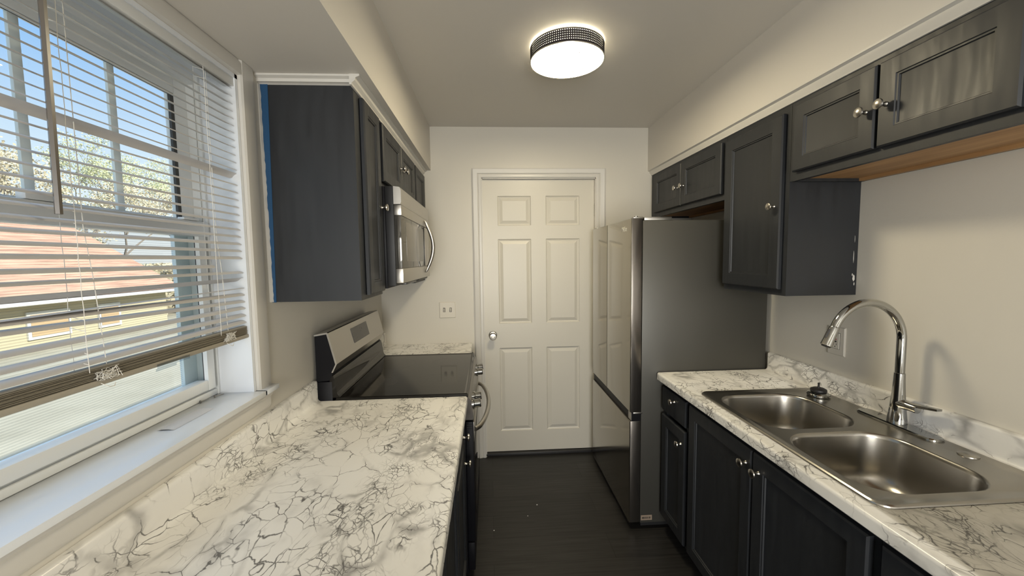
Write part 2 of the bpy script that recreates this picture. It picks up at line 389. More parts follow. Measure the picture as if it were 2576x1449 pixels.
# crown mouldings under the soffits
def crown_poly(x, s, zt, zb, wd):
    return [(x, zt), (x + s * wd, zt), (x + s * wd, zt - .006), (x + s * wd * .62, zt - .011), (x + s * wd * .55, zt - .020), (x + s * wd * .25, zb + .006), (x + s * wd * .2, zb), (x, zb)]
w = MB(); w.prism(crown_poly(-.459, 1, ZS, 2.066, .034), 1.400, YB)
w.prism([(y, z) for y, z in [(1.435, ZS), (1.403, ZS), (1.403, ZS - .006), (1.415, ZS - .011), (1.418, ZS - .020), (1.428, 2.080), (1.4355, 2.076)]], XL, -.458, 'X')
o = w.build('trim_1', M_TRIM); tag(o, 'white crown moulding over the left wall cabinets', 'trim', None, 'structure')
w = MB(); w.prism(crown_poly(1.194, -1, ZS, 2.062, .032), REAR, YB); o = w.build('trim_2', M_TRIM); tag(o, 'white crown moulding over the right wall cabinets', 'trim', None, 'structure')

# ================================================================ window 1
win = thing('window_1', 'double-hung window over the left counter', 'window', (XL, (WY0 + WY1) / 2, WZ0), None, 'structure')
w = MB()   # casing boards round the opening (inside face), rounded outer edge
CO = .014
def casing_poly_v(y0, y1): return [(XL, y0), (XL + CO * .7, y0), (XL + CO, y0 + .006), (XL + CO, y1 - .014), (XL + CO * .8, y1 - .004), (XL + CO * .3, y1), (XL, y1)]
w.prism(casing_poly_v(WY1 + .002, 1.385), 1.052, ZS - .001, 'Z')
w.prism([(XL, WZ1 + .002), (XL + CO, WZ1 + .004), (XL + CO, ZS - .012), (XL + CO * .5, ZS - .0005), (XL, ZS - .0005)], WY0 - .08, WY1 + .002)
w.prism([(XL, -1 * 0 + WY0 - .075), (XL + CO, WY0 - .075), (XL + CO, WY0 - .002), (XL, WY0 - .002)], 1.052, WZ1, 'Z')
w.build('casing', M_TRIM, win)
w = MB()   # jamb liner
w.box(XL - .115, XL + .001, WY1 - .012, WY1, 1.052, WZ1); w.box(XL - .115, XL + .001, WY0, WY0 + .012, 1.052, WZ1); w.box(XL - .115, XL + .001, WY0, WY1, WZ1 - .012, WZ1)
w.build('jamb', M_SILL, win)
w = MB(); w.box(XL - .115, -.735, .12, WY1, 1.036, 1.052, .0015); w.box(XL + .001, -.735, WY1 - .01, 1.385, 1.036, 1.052, .0015); w.build('sill', M_SILL, win)
w = MB(); w.prism([(XL, .972), (XL + .004, .972), (XL + .012, .985), (XL + .012, 1.012), (XL + .020, 1.022), (XL + .020, 1.0355), (XL, 1.0355)], .15, 1.372); w.build('apron', M_TRIM, win)
# vinyl outer frame
XF = -.886
w = MB()
w.box(XF - .085, XF, WY1 - .025, WY1, 1.036, WZ1); w.box(XF - .085, XF, WY0, WY0 + .04, 1.036, WZ1)
w.box(XF - .085, XF, WY0 + .04, WY1 - .025, WZ1 - .04, WZ1); w.box(XF - .085, XF, WY0 + .04, WY1 - .025, 1.036, 1.078)
w.build('window_frame', M_VINYL, win)
# a slim inner stop
w = MB()
w.box(XF + .0005, XF + .012, WY1 - .022, WY1 - .012, 1.052, WZ1 - .012, .002); w.box(XF + .0005, XF + .010, WY0 + .012, WY1 - .022, 1.053, 1.072, .003)
w.build('stop_bead', M_VINYL, win)
y0, y1 = WY0 + .0405, WY1 - .0255
# upper sash (outer track)
up = MB(); xu0, xu1 = -.932, -.908
up.box(xu0, xu1, y0, y0 + .045, 1.56, 2.01); up.box(xu0, xu1, y1 - .045, y1, 1.56, 2.01); up.box(xu0, xu1, y0 + .045, y1 - .045, 1.965, 2.01, .003); up.box(xu0, xu1, y0 + .045, y1 - .045, 1.56, 1.606, .003)
us = up.build('upper_sash', M_VINYL, win)
g = MB(); g.box(-.922, -.918, y0 + .04, y1 - .04, 1.60, 1.97); g.build('glass', M_GLASS, us, smooth=False)
g = MB()
gw = (y1 - .045 - (y0 + .045))
for yy in (1.054, .857, .660, .463):
    g.box(-.9235, -.9165, yy - .0095, yy + .0095, 1.606, 1.965, .001)
g.build('muntin_bars', M_CASE, us)
g = MB(); g.box(-.9175, -.9105, y1 - .058, y1 - .0455, 1.606, 1.965); g.box(-.9175, -.9105, y0 + .046, y1 - .058, 1.9605, 1.9645); g.build('gasket', M_GASKET, us)
# lower sash (inner track)
lw = MB(); xl0, xl1 = -.906, -.870
lw.box(xl0, xl1, y0, y0 + .036, 1.08, 1.594); lw.box(-.882, xl1, 1.243, 1.2725, 1.08, 1.594); lw.box(xl0, -.882, 1.281, y1, 1.08, 1.594); lw.box(xl0, xl1, y0 + .036, 1.243, 1.080, 1.112, .004); lw.box(xl0 - .004, xl1 + .004, y0 + .001, y1 - .001, 1.552, 1.597, .004)
ls = lw.build('lower_sash', M_VINYL, win)
g = MB(); g.box(-.896, -.893, y0 + .03, 1.282, 1.105, 1.56); g.build('glass', M_GLASS, ls, smooth=False)
g = MB(); g.box(-.8925, -.8825, 1.254, 1.2615, 1.100, 1.552); g.box(-.8925, -.8825, 1.2660, 1.2808, 1.100, 1.552); g.build('gasket', M_GASKET, ls)
for a_, b_, zt_ in ((y1 - .10, y1 - .04, 1.604), (.80, .86, 1.612)):
    g = MB(); g.box(xl1 - .014, xl1 + .005, a_, b_, 1.5975, zt_, .002); g.build('sash_lock', M_VINYL, ls)
# exterior trim and screen
w = MB(); w.box(-.944, -.932, 1.233, WY1 - .0255, 1.079, 1.56, .001); w.box(-.944, -.932, WY0 + .041, WY0 + .08, 1.079, 1.56, .001); w.box(-.944, -.932, WY0 + .081, 1.232, 1.079, 1.098, .001)
w.build('screen_frame', M_CASE, win)
w = MB(); w.quad((-.938, WY0 + .08, 1.098), (-.938, 1.233, 1.098), (-.938, 1.233, 1.56), (-.938, WY0 + .08, 1.56)); w.build('screen', M_SCREEN, win, smooth=False)

# ================================================================ mini blind
BX = -.7885; BY0, BY1 = .30, 1.303
bl = thing('mini_blind', 'white horizontal mini blind hanging crooked in the window, some slats bent', 'blind', (BX, (BY0 + BY1) / 2, 1.25), None)
def slat(mb, z, tilt=math.radians(24), y0=BY0, y1=BY1, dz0=0.0, crown=.0028, flip=1, xo=0.0):
    """arched slat; inner (room-side) edge lower than outer for positive tilt"""
    n = 6; L = []
    for (yy, zz, t) in ((y0, z + dz0, .35), (y0 + .006, z + dz0, .8), (y0 + .014, z + dz0, 1), ((y0 + y1) / 2, z + dz0 / 2, 1), (y1 - .014, z, 1), (y1 - .006, z, .8), (y1, z, .35)):
        row = []
        for k in range(n + 1):
            a = (k / n - .5) * 2
            u = a * .0125 * t
            h = crown * (1 - a * a * t * t) * flip
            x = BX + xo + u * math.cos(tilt) + h * math.sin(tilt)
            zq = zz - u * math.sin(tilt) + h * math.cos(tilt)
            row.append(Vector((x, yy, zq)))
        L.append(row)
    mb.loops(L, False, False, False)
ZT = [2.033, 2.008, 1.984, 1.961, 1.938, 1.9165, 1.895, 1.8735, 1.851, 1.829, 1.806, 1.783, 1.761]
ZM = [1.714, 1.691, 1.668, 1.645, 1.622, 1.599, 1.576, 1.554, 1.531, 1.509, 1.487]
ZLow = [1.371, 1.349, 1.328, 1.305, 1.284]
s = MB()
for z in ZT[1:] + ZM: slat(s, z, math.radians(22 + random.uniform(-1.5, 1.5)))
for i, z in enumerate(ZLow): slat(s, z, math.radians(20 + random.uniform(-2, 3)), dz0=(.012, .022, .0, -.004, -.006)[i])
sl_o = s.build('slats', M_SLAT, bl, ang=60)
for z, tl, dz, lab in ((1.741, -38, .0, 'slat tipped the wrong way in the upper half'), (1.418, -30, -.004, 'slat tipped the wrong way in the lower half'), (1.389, -4, -.012, 'slat lying flat in the lower half')):
    s = MB(); slat(s, z, math.radians(tl), dz0=dz); o = s.build('bent_slat', M_SLAT, bl, ang=60); o['label'] = lab
s = MB(); slat(s, 1.462, math.radians(22), y1=1.176); o = s.build('broken_slat', M_SLAT, bl, ang=60); o['label'] = 'slat snapped short near the right cord'
s = MB(); slat(s, 1.441, math.radians(16), dz0=.0); o = s.build('bent_slat', M_SLAT, bl, ang=60); o['label'] = 'slat sagging below the snapped one'
s = MB(); s.box(BX - .016, BX + .015, BY0, BY1 + .002, 2.012, 2.038, .002)
s.build('head_rail', M_VINYL, bl)
s = MB()
for k in range(11):
    slat(s, 1.2615 - k * .0021 + .006, math.radians(2), crown=.0026, xo=random.uniform(-.0015, .0015), dz0=random.uniform(-.001, .001))
s.build('stacked_slats', M_SLAT2, bl, ang=60)
s = MB(); s.box(BX - .013, BX + .013, BY0, BY1 + .001, 1.2305, 1.2435, .004); s.build('bottom_rail', M_SLAT2, bl)
# cords
for yc in (.415, .793, 1.170):
    s = MB()
    for dx in (-.0135, .0135):
        pts = [(BX + dx, yc + random.uniform(-.001, .001), 2.012 - k * (2.012 - 1.262) / 24) for k in range(25)]
        s.tube(pts, .0006, 5)
    for z in ZT[1:] + ZM + ZLow:
        s.tube([(BX - .0135, yc, z + .002), (BX + .0135, yc, z - .005)], .0007, 5)
    s.tube([(BX, yc + .028, 2.012 - k * .094 ) if k < 6 else (BX + .004, yc + .028 + (k - 5) * .006, 2.012 - k * .094) for k in range(9)], .0008, 5)
    # knotted tangle of cord at the stack
    pts = []
    for k in range(70):
        pts.append((BX + .016 + random.uniform(-.004, .005), yc + .035 + random.uniform(-.028, .028), 1.252 + random.uniform(-.012, .013)))
    s.tube(pts, .0006, 4)
    s.tube([(BX + .014, yc + .02, 1.236), (BX + .02, yc + .03, 1.226), (BX + .016, yc + .045, 1.223), (BX + .014, yc + .05, 1.229)], .0008, 5)
    s.build('ladder_cord', M_CORD, bl)
# tilt wand
s = MB(); s.tube([(-.768, .7665, 2.012), (-.766, .760, 1.74), (-.764, .755, 1.562)], .0056, 6); s.build('wand', M_WAND, bl)
s = MB(); s.tube([(-.766, .770, 2.03), (-.768, .7665, 2.010)], .002, 6); s.build('wand_hook', M_PVC, bl)
s = MB(); s.box(BX + .0145, BX + .0150, .945, 1.045, 1.228, 1.238); s.box(BX + .0152, BX + .0157, .94, 1.00, 1.222, 1.228); s.build('clear_clip', M_PVC, bl)

# bits on the sill
s = MB(); s.loops([[Vector((-.842 + .0125 * k / 3 * 3.3, y, 1.0525 + .0025 * (1 - (k / 1.5 - 1) ** 2))) for k in range(4)] for y in (1.012, 1.05, 1.12, 1.155)], False, False, False)
s2 = s.build('slat_fragment', M_SLAT, None, loc=(-.82, 1.08, 1.052)); tag(s2, 'short broken piece of white blind slat lying on the window sill', 'slat')
for k, (x, y, a, lab) in enumerate(((-.872, 1.205, .5, 'small dark screw lying on the sill, nearer the broken slat'), (-.862, 1.250, .9, 'small dark screw lying on the sill, nearer the window corner'))):
    s = MB(); d = Vector((math.sin(a) * .5, math.cos(a), .0)).normalized()
    p = Vector((x, y, 1.0565)); s.lathe([(.0045, 0), (.0045, .0015), (.0018, .003), (.0018, .024), (.0005, .028)], p, d, 10)
    o = s.build('screw', M_GALV, None, loc=(x, y, 1.0525)); tag(o, lab, 'screw', 'screws on the window sill')

# ================================================================ door 1
dr = thing('door_1', 'white six-panel door at the end of the kitchen', 'door', (.37, YB, 0), None, 'structure')
w = MB()   # jamb
w.box(DX0, DX0 + .008, YB, YB + .12, 0, DZ1); w.box(DX1 - .008, DX1, YB, YB + .12, 0, DZ1); w.box(DX0, DX1, YB, YB + .12, DZ1 - .010, DZ1)
w.build('jamb', M_TRIM, dr)
w = MB()   # casing: mitred moulded boards
prof = [(0, 0), (0, .010), (.006, .013), (.020, .013), (.026, .010), (.031, .015), (.044, .017), (.058, .020), (.064, .018), (.064, 0)]
L = []
xi0, xi1, zt = DX0 + .003, DX1 - .003, DZ1 - .004
for (px, pz, sx_, sz) in ((xi0, 0, -1, 0), (xi0, zt, -1, 1), (xi1, zt, 1, 1), (xi1, 0, 1, 0)):
    L.append([Vector((px + sx_ * a, YB - h, pz + sz * a)) for a, h in prof])
w.loops(L, True)
w.build('casing', M_TRIM, dr, ang=20)
w = MB(); w.box(DX0 - .0, DX1, YB - .0, YB + .12, 0, .022, .003); w.build('threshold', M_THRESH, dr)
# slab: grid of cells with raised panels
w = MB(); yd = 2.871; fr = FY(yd)
xs = [-.038, .068, .310, .418, .666, .774]; zs = [.026, .182, .816, .998, 1.616, 1.713, 1.925, 2.041]
for i in range(5):
    for j in range(7):
        x0, x1, z0, z1 = xs[i], xs[i + 1], zs[j], zs[j + 1]
        if i in (1, 3) and j in (1, 3, 5):
            w.rings(fr, x0, x1, z0, z1, [(0, 0), (.004, -.006), (.012, -.009), (.014, -.009), (.034, -.0015), (.036, -.001)], back=False)
        else: w.quad(fr(x0, z0, 0), fr(x1, z0, 0), fr(x1, z1, 0), fr(x0, z1, 0))
a, b_, c, d = xs[0], xs[-1], zs[0], zs[-1]
w.loops([[fr(a, c, 0), fr(b_, c, 0), fr(b_, d, 0), fr(a, d, 0)], [fr(a, c, -.035), fr(b_, c, -.035), fr(b_, d, -.035), fr(a, d, -.035)]], True, False, True)
slab = w.build('door_slab', M_DOOR, dr, ang=12)
w = MB(); w.lathe([(.030, 0), (.030, .004), (.026, .008), (.012, .011), (.012, .034), (.020, .040), (.0265, .052), (.0265, .062), (.021, .068), (.010, .069), (.009, .066), (.002, .066)], (.020, yd, .914), (0, -1, 0), 28)
w.build('door_knob', M_NICKEL, slab)
w = MB(); w.box(DX0 + .0065, DX0 + .0085, yd - .024, yd + .02, .885, .945); w.build('strike_plate', M_GALV, dr)
w = MB(); w.tube([(.779, yd - .006, 1.775), (.779, yd - .006, 1.865)], .006, 10); w.box(.7745, .7825, yd - .004, yd + .01, 1.775, 1.865); w.build('hinge', M_NICKEL, dr)

# switch plate on end wall
sp = thing('light_switch', 'cream double toggle switch plate on the wall beside the door', 'light switch', (-.305, YB, 1.11))
w = MB(); w.rings(FY(YB), -.363, -.247, 1.053, 1.169, [(0, .0), (0, .002), (.004, .006)]); w.build('switch_plate', M_PLATE, sp)
for xx in (-.328, -.282):
    w = MB(); w.prism([(YB - .005, 1.098), (YB - .008, 1.098), (YB - .017, 1.118), (YB - .015, 1.124), (YB - .005, 1.122)], xx - .005, xx + .005, 'X'); w.build('toggle', M_PLATE2, sp)
    w = MB(); w.box(xx - .0075, xx + .0075, YB - .0066, YB - .0055, 1.096, 1.127); w.build('toggle_slot', M_DARK, sp)
# outlet on right wall
ou = thing('wall_outlet', 'white outlet with red and black test buttons behind the faucet', 'outlet', (XR, 1.589, 1.10))
fo = FX(XR, -1)
w = MB(); w.rings(fo, 1.549, 1.631, 1.040, 1.162, [(0, 0), (0, .004), (.003, .007)]); w.build('outlet_plate', M_PLATE2, ou)
w = MB(); w.rings(fo, 1.571, 1.608, 1.068, 1.136, [(0, .007), (0, .009), (.001, .010)]); ins = w.build('outlet_face', M_PLATE2, ou)
w = MB(); w.rings(fo, 1.5695, 1.6095, 1.0665, 1.1375, [(0, .0066), (0, .0074)]); w.build('face_gap', M_DARK, ou)
w = MB(); w.rings(fo, 1.583, 1.597, 1.1045, 1.1115, [(0, .0100), (.001, .0115)]); w.build('test_button', M_RED, ou)
w = MB(); w.rings(fo, 1.583, 1.597, 1.0955, 1.1025, [(0, .0100), (.001, .0115)]); w.build('reset_button', M_DARK, ou)
for zc in (1.124, 1.083):
    w = MB()
    for yy in (1.584, 1.596): w.rings(fo, yy - .001, yy + .001, zc, zc + .008, [(0, .0100), (0, .0104)])
    w.rings(fo, 1.588, 1.592, zc - .008, zc - .004, [(0, .0100), (0, .0104)])
    w.build('socket', M_DARK, ou)

# ================================================================ ceiling light
LX, LY = .357, 1.775
cl = thing('ceiling_light', 'round flush ceiling light with perforated dark metal band', 'ceiling light', (LX, LY, 2.332))
w = MB(); w.lathe([(.152, ZC - .0), (.152, ZC - .012), (.148, ZC - .0135)], (LX, LY, 0), (0, 0, 1), 64); w.build('canopy', M_LAMPGLOW, cl)
w = MB()
for r_ in (.1605, .1598): w.lathe([(r_, 2.332), (r_, 2.386)], (LX, LY, 0), (0, 0, 1), 96, (False, False))
w.build('perforated_band', M_PERF, cl)
w = MB(); w.lathe([(.1612, 2.3305), (.1620, 2.3325), (.1612, 2.335), (.1585, 2.335), (.1580, 2.331), (.1612, 2.3305)], (LX, LY, 0), (0, 0, 1), 96, (False, False))
w.lathe([(.1612, 2.384), (.1614, 2.3865), (.1612, 2.388), (.1590, 2.388), (.1590, 2.384), (.1612, 2.384)], (LX, LY, 0), (0, 0, 1), 96, (False, False)); w.build('band_rim', M_NICKEL, cl)
w = MB(); w.lathe([(.1575, 2.340), (.1575, 2.333), (.150, 2.3305), (.10, 2.3285), (.0, 2.328)], (LX, LY, 0), (0, 0, 1), 72, (True, False)); df = w.build('diffuser', M_LAMP, cl)
w = MB(); w.lathe([(.150, 2.341), (.150, 2.386)], (LX, LY, 0), (0, 0, 1), 64, (True, True)); w.build('inner_drum', M_LAMPIN, cl)
for (dx, dy, r_) in ((.035, -.085, .004), (-.075, -.02, .0025), (.085, .055, .004), (.045, .085, .005), (.0, .115, .003)):
    w = MB(); w.lathe([(r_, 2.3278 + (dx * dx + dy * dy) * .06), (r_ * .6, 2.3262)], (LX + dx, LY + dy, 0), (0, 0, 1), 8)
    w.build('speck', M_GALV, df)['label'] = 'small dark speck on the glowing diffuser'

# ================================================================ cabinets
KN = [(.007, 0), (.0075, .002), (.0055, .006), (.0045, .013), (.0065, .018), (.0135, .021), (.0155, .024), (.0145, .028), (.009, .0305), (.001, .0315)]
def knob(parent, x, y, z, s, name='knob'):
    w = MB(); w.lathe(KN, (x, y, z), (s, 0, 0), 20); return w.build(name, M_NICKEL, parent)
def cab_door(parent, x, s, y0, y1, z0, z1, kn=None, t=.019, rail=.052, name='door'):
    """x = face-frame plane, s = outward direction"""
    fr = FX(x, s)
    w = MB(); w.rings(fr, y0, y1, z0, z1, [(.002, .0008), (0, .003), (0, t - .005), (.0045, t), (rail, t), (rail + .002, t - .003), (rail + .006, t - .0035), (rail + .008, t - .008), (rail + .013, t - .009)])
    d = w.build(name, M_CAB, parent, ang=25)
    if kn: knob(d, x + s * t, kn[0], kn[1], s)
    return d
def slab_front(parent, x, s, y0, y1, z0, z1, kn, t=.019):
    fr = FX(x, s); w = MB(); w.rings(fr, y0, y1, z0, z1, [(.002, .0008), (0, .003), (0, t - .006), (.003, t - .002), (.010, t)])
    d = w.build('drawer', M_CAB, parent, ang=25); knob(d, x + s * t, kn[0], kn[1], s); return d
def frame_boxes(w, x, s, y0, y1, z0, z1, openings, t=.019):
    """face frame with openings [(y0,y1,z0,z1)] all spanning same z"""
    xa, xb = sorted((x, x - s * t))
    ys = [y0]
    for o_ in openings: ys += [o_[0], o_[1]]
    ys.append(y1)
    for k in range(0, len(ys), 2): w.box(xa, xb, ys[k], ys[k + 1], z0, z1)
    for o_ in openings:
        w.box(xa, xb, o_[0], o_[1], z0, o_[2]); w.box(xa, xb, o_[0], o_[1], o_[3], z1)
def wall_cabinet(name, label, s, x, xw, y0, y1, z0, z1, raw_bottom, group):
    t = thing(name, label, 'cabinet', ((x + xw) / 2, (y0 + y1) / 2, z0), group)
    w = MB(); e = .0006
    xa, xb = sorted((x - s * .019, xw + s * .001)); yy0, yy1 = y0 + e, y1 - e
    w.box(xa, xb, yy0, yy0 + .014, z0, z1); w.box(xa, xb, yy1 - .014, yy1, z0, z1); w.box(xa + .0003, xb - .0003, yy0 + .002, yy1 - .002, z1 - .0145, z1 - .0005)
    xc, xd = sorted((xw + s * .0012, xw + s * .007)); w.box(xc, xd, yy0 + .002, yy1 - .002, z0 + .0005, z1 - .0007)
    if not raw_bottom: w.box(xa + .0003, xb - .0003, yy0 + .002, yy1 - .002, z0 + .001, z0 + .014)
    w.build('carcass', M_CAB, t, smooth=False)
    if raw_bottom:
        w = MB(); w.box(xa, xb, yy0 + .014, yy1 - .014, z0 + .012, z0 + .018); w.box(*sorted((xw + s * .007, xw + s * .026)), yy0 + .014, yy1 - .014, z0 + .0005, z0 + .012)
        o = w.build('bottom_panel', M_RAWWOOD, t, smooth=False); o['label'] = 'unpainted brown wood underside'
    return t
# -- left wall run
FL = -.459; ZW = 2.094
c = wall_cabinet('wall_cabinet', 'tall narrow charcoal wall cabinet between the window and the microwave', 1, FL, XL, 1.435, 1.716, 1.330, ZW, False, None)
w = MB(); frame_boxes(w, FL, 1, 1.4356, 1.7154, 1.330, ZW, [(1.495, 1.690, 1.360, 2.05)]); w.build('face_frame', M_CAB, c, smooth=False)
cab_door(c, FL, 1, 1.492, 1.694, 1.345, 2.058, (1.668, 1.690), rail=.045)
c = wall_cabinet('wall_cabinet', 'short charcoal two-door wall cabinet above the microwave', 1, FL, XL, 1.716, 2.478, 1.788, ZW, False, None)
w = MB(); frame_boxes(w, FL, 1, 1.7166, 2.4774, 1.788, ZW, [(1.745, 2.45, 1.82, 2.05)]); w.build('face_frame', M_CAB, c, smooth=False)
cab_door(c, FL, 1, 1.748, 2.092, 1.812, 2.058, (2.060, 1.935), rail=.048)
cab_door(c, FL, 1, 2.100, 2.462, 1.812, 2.058, (2.132, 1.935), rail=.048)
c = wall_cabinet('wall_cabinet', 'charcoal wall cabinet in the far left corner beyond the microwave', 1, FL, XL, 2.478, YB - .001, 1.330, ZW, False, None)
w = MB(); frame_boxes(w, FL, 1, 2.4786, YB - .0016, 1.330, ZW, [(2.51, 2.82, 1.36, 2.05)]); w.build('face_frame', M_CAB, c, smooth=False)
cab_door(c, FL, 1, 2.500, 2.836, 1.345, 2.058, (2.53, 1.46), rail=.048)
# painter's tape and paint bead on the cabinet's near side
w = MB(); w.prism([(XL + .002, 1.329), (XL + .016, 1.329), (XL + .028, 2.091), (XL + .002, 2.091)], 1.4338, 1.4353)
o = w.build('painters_tape', M_TAPE, None, loc=(XL + .01, 1.4345, 1.329)); tag(o, 'vertical strip of blue painter\'s tape along the tall left wall cabinet', 'tape')
w = MB(); L = []
for k in range(60):
    z = 1.331 + k * (2.075 - 1.331) / 59
    r_ = .004 + .0035 * (1 - k / 59) + random.uniform(-.0012, .0016)
    L.append([Vector((XL - .0005, 1.4337, z)), Vector((XL + r_, 1.4337, z)), Vector((XL + r_ * .9, 1.431, z)), Vector((XL + .002, 1.424, z)), Vector((XL - .0005, 1.422, z))])
w.loops(L); o = w.build('trim_3', M_TRIM); tag(o, 'uneven bead of white caulk beside the blue tape', 'trim', None, 'structure')
# -- right wall run
FR = 1.194; ZWR = 2.094
def rdoors(c, lst, rail=.052):
    for (a, b2, z0, z1, kn) in lst: cab_door(c, FR, -1, a, b2, z0, z1, kn, rail=rail)
c = wall_cabinet('wall_cabinet', 'short charcoal two-door wall cabinet above the refrigerator', -1, FR, XR, 1.935, YB - .001, 1.755, ZWR, True, None)
w = MB(); frame_boxes(w, FR, -1, 1.9356, YB - .0016, 1.755, ZWR, [(1.98, 2.79, 1.80, 2.03)]); w.build('face_frame', M_CAB, c, smooth=False)
rdoors(c, [(2.378, 2.770, 1.785, 2.040, (2.412, 1.897)), (1.957, 2.370, 1.785, 2.040, (2.335, 1.897))], .05)
c = wall_cabinet('wall_cabinet', 'tall charcoal wall cabinet between refrigerator and sink wall', -1, FR, XR, 1.515, 1.935, 1.307, ZWR, False, None)
w = MB(); frame_boxes(w, FR, -1, 1.5156, 1.9344, 1.307, ZWR, [(1.56, 1.90, 1.35, 2.03)]); w.build('face_frame', M_CAB, c, smooth=False)
rdoors(c, [(1.540, 1.922, 1.333, 2.032, (1.572, 1.672))], .056)
for (x, z, a, h) in ((1.476, 1.455, .0012, .045), (1.478, 1.53, .0007, .025), (1.480, 1.372, .005, .026), (1.474, 1.388, .002, .010), (1.483, 1.350, .002, .012)):
    w = MB(); w.prism([(x - a, z), (x, z - h * .4), (x + a, z - h * .1), (x + a * .8, z + h * .5), (x - a * .3, z + h * .7)], 1.5149, 1.5156)
    w.build('paint_scuff', M_TRIM, c)['label'] = 'chipped pale mark on the dark cabinet side'
c = wall_cabinet('wall_cabinet', 'short charcoal two-door wall cabinet above the sink', -1, FR, XR, .795, 1.515, 1.760, ZWR, True, None)
w = MB(); frame_boxes(w, FR, -1, .7956, 1.5144, 1.760, ZWR, [(.85, 1.47, 1.80, 2.03)]); w.build('face_frame', M_CAB, c, smooth=False)
rdoors(c, [(1.163, 1.486, 1.792, 2.040, (1.190, 1.910)), (.828, 1.154, 1.792, 2.040, (1.128, 1.912))], .05)
c = wall_cabinet('wall_cabinet', 'short charcoal wall cabinet nearest the camera on the right', -1, FR, XR, .20, .795, 1.760, ZWR, True, None)
w = MB(); frame_boxes(w, FR, -1, .2006, .7944, 1.760, ZWR, [(.24, .75, 1.80, 2.03)]); w.build('face_frame', M_CAB, c, smooth=False)
rdoors(c, [(.215, .490, 1.792, 2.040, (.47, 1.86)), (.500, .780, 1.792, 2.040, (.525, 1.86))], .05)

# -- base cabinets
def base_cabinet(label, s, xf, xw, y0, y1, fronts, top=.826):
    t = thing('base_cabinet', label, 'cabinet', ((xf + xw) / 2, (y0 + y1) / 2, 0))
    e = .0006; a, b2 = y0 + e, y1 - e
    w = MB(); xa, xb = sorted((xf - s * .019, xw + s * .002))
    w.box(xa, xb, a, a + .014, .09, top); w.box(xa, xb, b2 - .014, b2, .09, top); w.box(xa + .0003, xb - .0003, a + .002, b2 - .002, .0905, .104)
    xe, xf2 = sorted((xf - s * .08, xw + s * .003)); w.box(xe, xf2, a + .001, a + .013, 0, .0899); w.box(xe, xf2, b2 - .013, b2 - .001, 0, .0899)
    xc, xd = sorted((xw + s * .0025, xw + s * .008)); w.box(xc, xd, a + .002, b2 - .002, .0915, top - .001)
    w.build('carcass', M_CAB, t, smooth=False)
    w = MB(); frame_boxes(w, xf, s, a, b2, .085, top, [(a + .035, b2 - .035, .125, .79)]); w.build('face_frame', M_CAB, t, smooth=False)
    w = MB(); xa, xb = sorted((xf - s * .06, xf - s * .075)); w.box(xa, xb, a, b2, 0, .088); w.build('toe_kick', M_CABIN, t, smooth=False)
    for f in fronts:
        if f[0] == 'drawer': slab_front(t, xf, s, *f[1:])
        else: cab_door(t, xf, s, *f[1:])
    return t
base_cabinet('narrow charcoal base cabinet with one drawer, beside the refrigerator', -1, .911, XR, 1.702, 1.978, [('drawer', 1.722, 1.965, .676, .800, (1.822, .765)), ('door', 1.722, 1.965, .100, .655, (1.752, .588))])
base_cabinet('charcoal two-door base cabinet under the sink', -1, .911, XR, .825, 1.702, [('door', 1.262, 1.688, .100, .800, (1.288, .745)), ('door', .842, 1.255, .100, .800, (1.222, .742))])
base_cabinet('charcoal base cabinet at the near end of the sink counter', -1, .911, XR, .05, .825, [('door', .440, .812, .100, .800, (.47, .742)), ('door', .065, .430, .100, .800, (.40, .742))])
FLB = -.141
base_cabinet('charcoal base cabinet with drawer, beside the stove under the left counter', 1, FLB, XL, 1.330, 1.712, [('drawer', 1.345, 1.700, .676, .800, (1.575, .742)), ('door', 1.345, 1.700, .100, .655, (1.648, .592))])
base_cabinet('charcoal base cabinet with two doors, middle of the left counter', 1, FLB, XL, .55, 1.330, [('door', .565, .935, .100, .800), ('door', .945, 1.315, .100, .800)])
base_cabinet('charcoal base cabinet nearest the camera under the left counter', 1, FLB, XL, -.30, .55, [('door', -.285, .115, .100, .800, (.08, .742)), ('door', .125, .535, .100, .800, (.16, .742))])
base_cabinet('charcoal base cabinet in the far left corner beyond the stove', 1, FLB, XL, 2.482, YB - .001, [('drawer', 2.500, 2.825, .676, .800, (2.66, .742)), ('door', 2.500, 2.825, .100, .655, (2.53, .592))])

# ================================================================ countertops
def counter_poly(xf, xw, s, bs=True):
    """postformed profile. xf = front edge, xw = wall, s = direction from front to wall"""
    t = .040; P = [(xf + s * .030, CH - t), (xf + s * .004, CH - t), (xf, CH - t + .004)]
    for k in range(7):
        a = math.radians(90 * k / 6); P.append((xf + s * (.010 - .010 * math.cos(a)), CH - .010 + .010 * math.sin(a)))
    if bs:
        xb = xw - s * .020
        for k in range(7):
            a = math.radians(90 * k / 6); P.append((xb - s * .014 + s * .014 * math.sin(a), CH + .014 - .014 * math.cos(a)))
        zt = .958
        for k in range(6):
            a = math.radians(90 * k / 5); P.append((xb + s * (.010 - .010 * math.cos(a)), zt - .010 + .010 * math.sin(a)))
        P += [(xw - s * .0008, zt), (xw - s * .0008, CH - t + .012)]
    else: P += [(xw - s * .0008, CH), (xw - s * .0008, CH - t + .012)]
    P += [(xf + s * .030, CH - t + .012)]
    return P
w = MB(); w.prism(counter_poly(-.106, XL, -1), -.30, 1.7135)
o = w.build('countertop', M_MARBLE, None, ang=40, loc=(-.44, .7, CH - .04)); tag(o, 'long white marble-look laminate countertop with backsplash under the window', 'countertop')
w = MB(); w.prism(counter_poly(-.128, XL, -1), 2.4805, YB - .001)
o = w.build('countertop', M_MARBLE, None, ang=40, loc=(-.44, 2.66, CH - .04)); tag(o, 'small white marble-look countertop in the corner beyond the stove', 'countertop')
